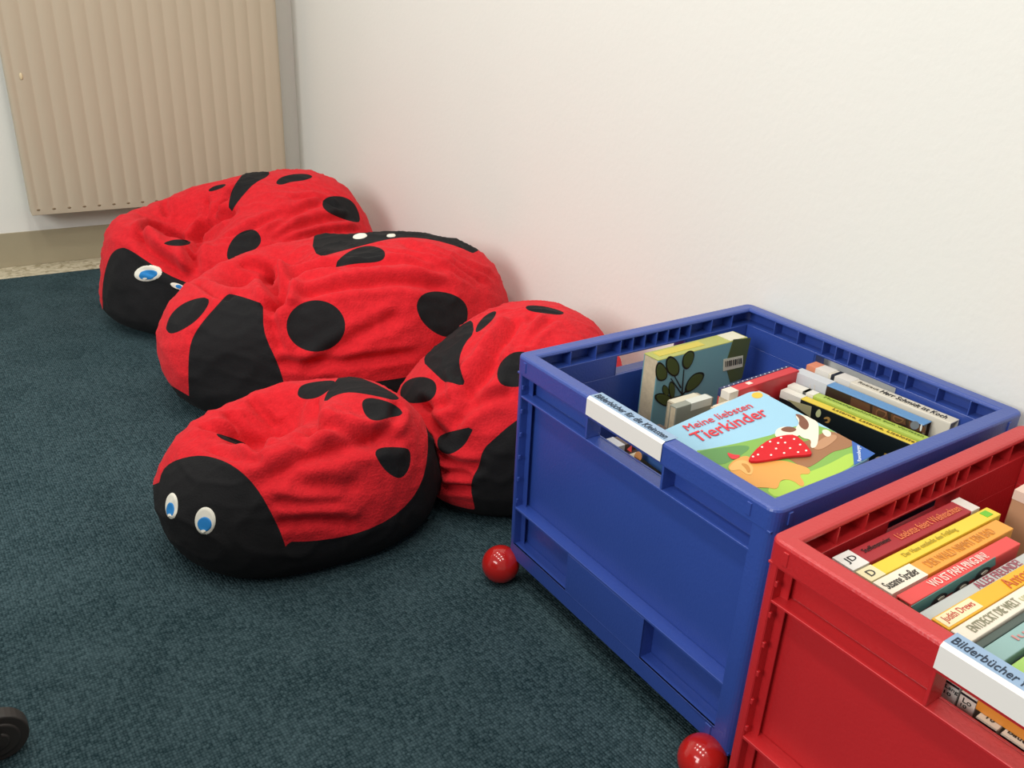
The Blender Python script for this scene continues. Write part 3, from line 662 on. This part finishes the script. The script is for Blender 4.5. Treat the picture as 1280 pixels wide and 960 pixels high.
for poly in ([(650, 318), (745, 335), (740, 420), (640, 385)], [(768, 345), (860, 365), (850, 450), (758, 425)], [(880, 385), (985, 410), (970, 500), (868, 465)], [(520, 250), (640, 285), (630, 370), (505, 330)]):
    face_panel(None, Z6(poly), pp, pn, K('5a3826'), 'chocolate_square', ch[0], smooth=0, top=H - .043)
for cx, cy in ((700, 376), (808, 404)):
    face_panel(None, Z6(ell(cx, cy, 34, 32)), pp, pn, K('7a5238'), 'chocolate_medallion', ch[0], smooth=0, lift=.001, top=H - .0435); face_panel(None, Z6(ell(cx, cy, 26, 24)), pp, pn, K('4c2e20'), 'chocolate_medallion', ch[0], smooth=0, lift=.0016, top=H - .045)
face_panel(None, Z6(ell(906, 450, 28, 26)), pp, pn, K('6f7480'), 'chocolate_medallion', ch[0], smooth=0, lift=.001)
face_panel(None, Z6(ell(945, 465, 6, 22, 10)), pp, pn, K('d8d8d8'), 'price_mark', ch[0], smooth=0, lift=.001)
for x in (258, 285): face_panel(None, Z6([(x, 200), (x + 6, 201), (x + 6, 250), (x, 248)]), pp, pn, K('d0ccc4'), 'white_stroke', ch[0], smooth=0)
pp, pn = edge_plane(yl)
face_panel(None, Z6([(120, 290), (270, 335), (262, 400), (180, 340)]), pp, pn, K('a9a47c'), 'corner_panel', yl[0], smooth=0)
face_panel(None, Z6([(300, 400), (292, 375), (318, 345), (330, 375), (318, 402)]), pp, pn, K('c8cf9a'), 'leaf_motif', yl[0], smooth=2)
sw = [(345, 430), (372, 440), (388, 420), (378, 400), (355, 398), (342, 408), (352, 414), (366, 410), (372, 420), (362, 428)]
face_panel(None, Z6(sw), pp, pn, K('b08a4a'), 'swirl_motif', yl[0], smooth=2)
for poly in ([(718, 622), (800, 645), (798, 652), (716, 629)], [(718, 622), (726, 624), (720, 665), (712, 663)]): face_panel(None, Z6(poly), pp, pn, K('c9a43a'), 'gold_frame', yl[0], smooth=0)
face_panel(None, Z6([(660, 650), (690, 640), (700, 655), (680, 670), (660, 668)]), pp, pn, K('c9b89a'), 'motif_patch', yl[0], smooth=1)

# --- blue crate: books along the far side
tl = book(FB, (.297, .055), (.092, .052), .033, H - .020, K('6fa0aa'), 'thick teal board book with leaf drawing standing at the far side', GB, spine=K('a9ad5c'),
          stickers=((.06, .55, K('c8b84c'), (.3, .8)), (.80, .98, K('d6d2bc'), (.05, .95))), endgap=.0005, base=.215)
pp, pn = edge_plane(tl); bpy.context.view_layer.update()
def Z8(p): return zm(p, 630, 370, 3.84)
face_panel(None, Z8([(1100, 208), (1184, 200), (1140, 395), (1085, 415), (1062, 330)]), pp, pn, K('4f5a2c'), 'dark_foliage', tl[0], smooth=0)
for poly in ([(732, 395), (728, 345), (745, 315), (778, 350), (780, 390), (755, 405)], [(782, 360), (778, 310), (800, 288), (835, 320), (838, 365), (815, 385)],
             [(856, 335), (860, 290), (885, 265), (910, 270), (905, 310), (880, 350)], [(868, 462), (880, 410), (915, 372), (958, 370), (945, 410), (910, 445)],
             [(722, 480), (750, 466), (795, 480), (802, 510), (780, 528), (740, 510)], [(758, 455), (765, 425), (785, 440), (790, 470), (775, 480)], [(788, 440), (800, 408), (818, 430), (816, 480), (800, 492)]):
    cx = sum(a for a, b in poly) / len(poly); cy = sum(b for a, b in poly) / len(poly)
    poly = [(cx + (a - cx) * 1.15, cy + (b - cy) * 1.15) for a, b in poly]
    face_panel(None, Z8(poly), pp, pn, K('1c231a'), 'leaf_motif', tl[0], smooth=2)
    face_panel(None, Z8([(cx + (a - cx) * .82, cy + (b - cy) * .82) for a, b in poly]), pp, pn, K('44552c'), 'leaf_motif', tl[0], smooth=2, lift=.001)
for a, b in (((852, 480), (862, 352)), ((848, 440), (815, 380)), ((852, 470), (800, 395)), ((850, 478), (905, 420)), ((850, 478), (800, 490))):
    dx, dy = b[0] - a[0], b[1] - a[1]; l = math.hypot(dx, dy); nx, ny = -dy / l * 3, dx / l * 3
    face_panel(None, Z8([(a[0] + nx, a[1] + ny), (b[0] + nx * .5, b[1] + ny * .5), (b[0] - nx * .5, b[1] - ny * .5), (a[0] - nx, a[1] - ny)]), pp, pn, K('20251c'), 'stem_motif', tl[0], smooth=0, lift=.0004)
face_panel(None, Z8([(1052, 303), (1145, 284), (1143, 338), (1050, 360)]), pp, pn, K('cfd2c0'), 'barcode_label', tl[0], smooth=0, lift=.0006)
for i in range(9):
    x = 1060 + i * 9; y = 312 - i * 1.9; face_panel(None, Z8([(x, y), (x + 3 + (i % 3), y - .8), (x + 3 + (i % 3), y + 26), (x, y + 27)]), pp, pn, K('20251c'), 'barcode_bar', tl[0], smooth=0, lift=.0014)

bb((.262, .186), (.095, .178), .021, H - .036, K('cc2f36'), 'red book with navy dotted strip behind the lying animal book', stickers=((0, .99, K('1f2d5c'), (.78, 1.0)), (0, .12, K('dcd6ca'), (0, .75)), (.30, .36, K('ecdcd0'), (.25, .6))),
   text=(('. . . . . . . . . . . . . . .', K('d8dce8'), .05, .95, .10, .39),), endgap=.0008)
bb((.330, .150), (.268, .150), .020, H - .056, K('a59b86'), 'short thick board book with worn page end, leftmost of the far row', endgap=.0004, stickers=((.05, .9, K('cfc9b4')),))
bb((.345, .171), (.268, .170), .014, H - .050, K('8b8f84'), 'short grey board book second in the far row', endgap=.0004, stickers=((.4, .95, K('cdd0c8')),))
bb((.300, .2085), (.19, .205), .020, H - .048, K('c9b79c'), 'short cream board book with stamped label beside the lying book', endgap=.0004, stickers=((.05, .45, K('d8cdb8')), (.55, .6, K('1f2430')), (.7, .98, K('dcd6c6'))))
# seen through the blue grip hole
bb((.470, .160), (.35, .160), .026, H - .085, K('5a4a44'), 'brown book with white sticker seen through the blue crate grip hole', stickers=((0, .25, K('cfd0d6')),))
bb((.470, .189), (.35, .189), .016, H - .095, K('3a2a26'), 'dark brown book seen through the blue crate grip hole')
bb((.470, .212), (.35, .212), .013, H - .083, K('cfc3a8'), 'cream edged board book in the blue crate grip hole', endgap=.0004)
bb((.4528, .228), (.4528, .36), .009, H - .085, K('3f4a58'), 'grey blue book leaning at the blue crate grip hole')
hb = book(FB, (.4625, .236), (.4625, .40), .010, H - .079, K('2b8ec2'), 'bright blue book with a red and orange figure in the blue crate grip hole', GB)
bpy.context.view_layer.update(); pp, pn = edge_plane(hb)
def Zh(p): return zm(p, 720, 480, 6.857)
face_panel(None, Zh([(440, 560), (482, 522), (478, 585)]), pp, pn, K('d8483c'), 'figure_hat', hb[0], smooth=0)
face_panel(None, Zh(ell(535, 622, 32, 44)), pp, pn, K('c98a52'), 'figure_head', hb[0], smooth=0)
# carriers of the lying book
for i, (uu, tp) in enumerate(((.265, .044), (.405, .073))):
    book(FB, (uu, .252), (uu, .448), .020, H - tp, K(('35506a', '6a7d4a')[i]), ('slate blue book', 'olive green book')[i] + ' standing beneath the lying animal book', GB)

# --- the lying board book "Meine liebsten Tierkinder"
TRT = FB.w(.249, .244, H - .016); LX, LY = .213, .213; ro = FB.a + math.radians(-4.5); ti = math.radians(11)
ex = Vector((math.cos(ro) * math.cos(ti), math.sin(ro) * math.cos(ti), math.sin(ti))); ey = Vector((math.sin(ro), -math.cos(ro), 0)); en = ex.cross(-ey).normalized()
cc = TRT - ex * LX / 2 + ey * LY / 2
tk = empty('picture_book', (0, 0, 0), 0, 'light blue board book Meine liebsten Tierkinder lying flat on top of the blue crate books', 'book')
tk.matrix_world = Matrix(((ex.x, -ey.x, en.x, cc.x - en.x * .02), (ex.y, -ey.y, en.y, cc.y - en.y * .02), (ex.z, -ey.z, en.z, cc.z - en.z * .02), (0, 0, 0, 1)))
def rr(hx, hy, r, z0, z1, right_only=True):
    bm = bmesh.new(); P = []
    for sx, sy, a_ in ((1, 1, 0), (-1, 1, 90), (-1, -1, 180), (1, -1, 270)):
        rad_ = r if sx > 0 else .001
        for k in range(7): t = math.radians(a_ + 15 * k); P.append((sx * (hx - rad_) + rad_ * math.cos(t), sy * (hy - rad_) + rad_ * math.sin(t)))
    lo = [bm.verts.new((x, y, z0)) for x, y in P]; hi = [bm.verts.new((x, y, z1)) for x, y in P]; bm.faces.new(hi); bm.faces.new(lo[::-1])
    for i in range(len(P)): bm.faces.new((lo[i], lo[(i + 1) % len(P)], hi[(i + 1) % len(P)], hi[i]))
    bmesh.ops.recalc_face_normals(bm, faces=bm.faces[:]); return bm
from_bm('front_cover', rr(LX / 2, LY / 2, .018, .0175, .020), C('cover_sky', '98c6de', .4), tk)
from_bm('board_pages', rr(LX / 2 - .0005, LY / 2 - .0005, .018, .002, .0175), K('c4c6c4'), tk)
from_bm('back_cover', rr(LX / 2, LY / 2, .018, 0, .002), K('3d5f96'), tk)
bm = bmesh.new(); bx(bm, -LX / 2 - .0012, -LX / 2, -LY / 2, LY / 2, 0, .0198); from_bm('book_spine', bm, K('3d5f96'), tk)
bpy.context.view_layer.update()
def Zt(p): return zm(p, 800, 450, 4.0)
def art(name, poly, hexs, lift=.0001, sm=2, th=.0003, rough=.4):
    poly = chaikin(Zt(poly), sm) if sm else Zt(poly)
    # clip to the cover with a margin
    out = []
    for (a, b) in poly:
        d = px_ray(a, b); t = (cc - CAM).dot(en) / d.dot(en); p_ = CAM + d * t; l = p_ - cc; x = max(-LX / 2 + .0006, min(LX / 2 - .0006, l.dot(ex))); y = max(-LY / 2 + .0006, min(LY / 2 - .0006, -l.dot(ey)))
        out.append((x, y))
    n = len(out); P = [Vector((x, y, .020 + lift)) for x, y in out]; tri = tessellate_polygon([P])
    verts = [tuple(p_) for p_ in P] + [(p_.x, p_.y, p_.z + th) for p_ in P]
    fcs = [tuple(i + n for i in t) for t in tri] + [tuple(reversed(t)) for t in tri] + [(i, (i + 1) % n, (i + 1) % n + n, i + n) for i in range(n)]
    me = bpy.data.meshes.new(name); me.from_pydata(verts, [], fcs); me.update(); b_ = bmesh.new(); b_.from_mesh(me); bmesh.ops.recalc_face_normals(b_, faces=b_.faces[:]); b_.to_mesh(me); b_.free()
    return link_mesh(name, me, K(hexs, rough), tk)
art('meadow_picture', [(270, 455), (330, 448), (450, 425), (560, 400), (680, 370), (760, 330), (920, 325), (1070, 400), (1180, 470), (1085, 540), (700, 700), (560, 760), (300, 560)], '7fae4e', 0, 1)
art('hill_shade', [(275, 458), (400, 440), (520, 425), (560, 440), (470, 500), (400, 530), (330, 500)], '5d9150', .0002)
art('grass_light', [(620, 650), (720, 600), (850, 560), (950, 520), (1075, 450), (1080, 530), (900, 620), (700, 700)], 'a9cc4e', .0002)
art('sun_picture', ell(586, 177, 28, 15), 'eeb93c', .0001, 0)
art('log_picture', [(700, 440), (860, 400), (900, 370), (960, 355), (1065, 395), (1070, 430), (1010, 450), (960, 460), (880, 520), (830, 545), (780, 520), (720, 480)], '9a6b48', .0004)
art('log_end', [(860, 445), (900, 400), (960, 372), (992, 385), (960, 420), (900, 455)], 'b98a66', .0008)
art('puppy_body', [(770, 275), (830, 280), (890, 305), (895, 370), (885, 440), (850, 445), (858, 400), (810, 395), (770, 350), (800, 320)], 'e9e0cc', .0010)
art('puppy_patch', [(770, 272), (812, 280), (850, 325), (830, 360), (790, 330), (800, 300)], '7a4a34', .0014)
art('puppy_head', [(672, 385), (680, 350), (720, 335), (790, 345), (810, 372), (780, 390), (700, 395)], 'e9e0cc', .0012)
art('puppy_ear', [(700, 350), (740, 335), (790, 350), (760, 368), (715, 362)], '7a4a34', .0016)
art('puppy_paw', [(905, 355), (935, 350), (958, 368), (950, 388), (925, 385)], 'e9e0cc', .0010)
art('dog_body', [(430, 545), (470, 500), (540, 475), (570, 520), (700, 500), (790, 525), (850, 545), (850, 575), (790, 570), (825, 620), (810, 640), (760, 600), (700, 600), (690, 650), (640, 640), (560, 640), (500, 590)], 'e0a050', .0006)
art('dog_head', [(440, 545), (480, 505), (535, 505), (570, 540), (560, 580), (530, 575), (500, 550), (460, 560)], 'eab468', .0010)
art('dog_ear_line', [(500, 520), (540, 525), (556, 560), (540, 570), (528, 545)], 'c98a3e', .0014)
art('scarf_tail', [(430, 462), (470, 478), (505, 478), (490, 496), (455, 502)], 'd8323a', .0010)
f = art('felt_scarf', [(538, 512), (590, 450), (650, 410), (720, 390), (775, 388), (820, 425), (860, 478), (850, 490), (740, 495), (640, 515), (560, 524)], 'cc1420', .0020, 1, .0030, .8); f['label'] = 'raised red felt scarf with white dots'
for x, y in ((705, 405), (770, 412), (650, 425), (725, 430), (800, 440), (610, 452), (680, 460), (750, 458), (830, 470), (590, 490), (655, 492), (720, 482), (565, 500), (790, 478), (690, 432)):
    art('scarf_dot', ell(x, y, 6, 4, 0, 10), 'efe6dc', .0052, 0)
art('publisher_corner', [(1072, 400), (1176, 470), (1172, 495), (1090, 540)], '2f5fae', .0006, 0)
def on_cover(px, py):
    d = px_ray(px, py); t = (cc - CAM).dot(en) / d.dot(en); l = CAM + d * t - cc; return l.dot(ex), -l.dot(ey)
def cover_text(s, p0, p1, h, hexs, bold=.02):
    (x0, y0), (x1, y1) = on_cover(*p0), on_cover(*p1); an = math.atan2(y1 - y0, x1 - x0)
    text_mesh('title_lettering', s, K(hexs), tk, math.hypot(x1 - x0, y1 - y0), h, ((x0 + x1) / 2, (y0 + y1) / 2, .0212), an, bold)
cover_text('Meine liebsten', Zt([(225, 345)])[0], Zt([(552, 228)])[0], .0150, 'd8323f', 0)
cover_text('Tierkinder', Zt([(268, 395)])[0], Zt([(622, 258)])[0], .0240, 'd8323f', .008)
cover_text('Ravensburger', Zt([(1100, 510)])[0], Zt([(1092, 430)])[0], .006, 'e8eef6', .0)

# ------------------------------------------------------------------ low cabinet added left of the view to shade the carpet, one caster showing
cb = empty('added_cabinet', (-1.62, -.20, 0), 0, 'dark low cabinet on a black caster, body added out of view to shade the carpet, only its wheel seen at the lower left edge', 'cabinet')
bm = bmesh.new(); bx(bm, -.30, .27, -.34, .34, .075, .56); from_bm('body', bm, M['dark_wood'], cb, bevel=.004)
for sx, sy in ((1, 1), (1, -1), (-1, 1), (-1, -1)):
    bm = bmesh.new(); y = .255 if (sx > 0 and sy > 0) else sy * .30; x = .350 if (sx > 0 and sy > 0) else sx * .25
    for rad_, wd in ((.034, .020), (.024, .026), (.012, .032)):
        bmesh.ops.create_cone(bm, cap_ends=True, segments=32, radius1=rad_, radius2=rad_, depth=wd, matrix=Matrix.Translation((x, y, .034)) @ Matrix.Rotation(math.pi / 2, 4, 'X') @ Matrix.Rotation(0, 4, 'Z'))
    wv = from_bm('caster_wheel', bm, M['rubber'], cb, bevel=.002)
    bm = bmesh.new(); bx(bm, min(x, .25 * sx) - .008, x + .004, y - .018, y - .0155, .03, .072); bx(bm, min(x, .25 * sx) - .012, x + .004, y - .018, y + .018, .068, .075)
    from_bm('caster_fork', bm, M['rubber'], cb)
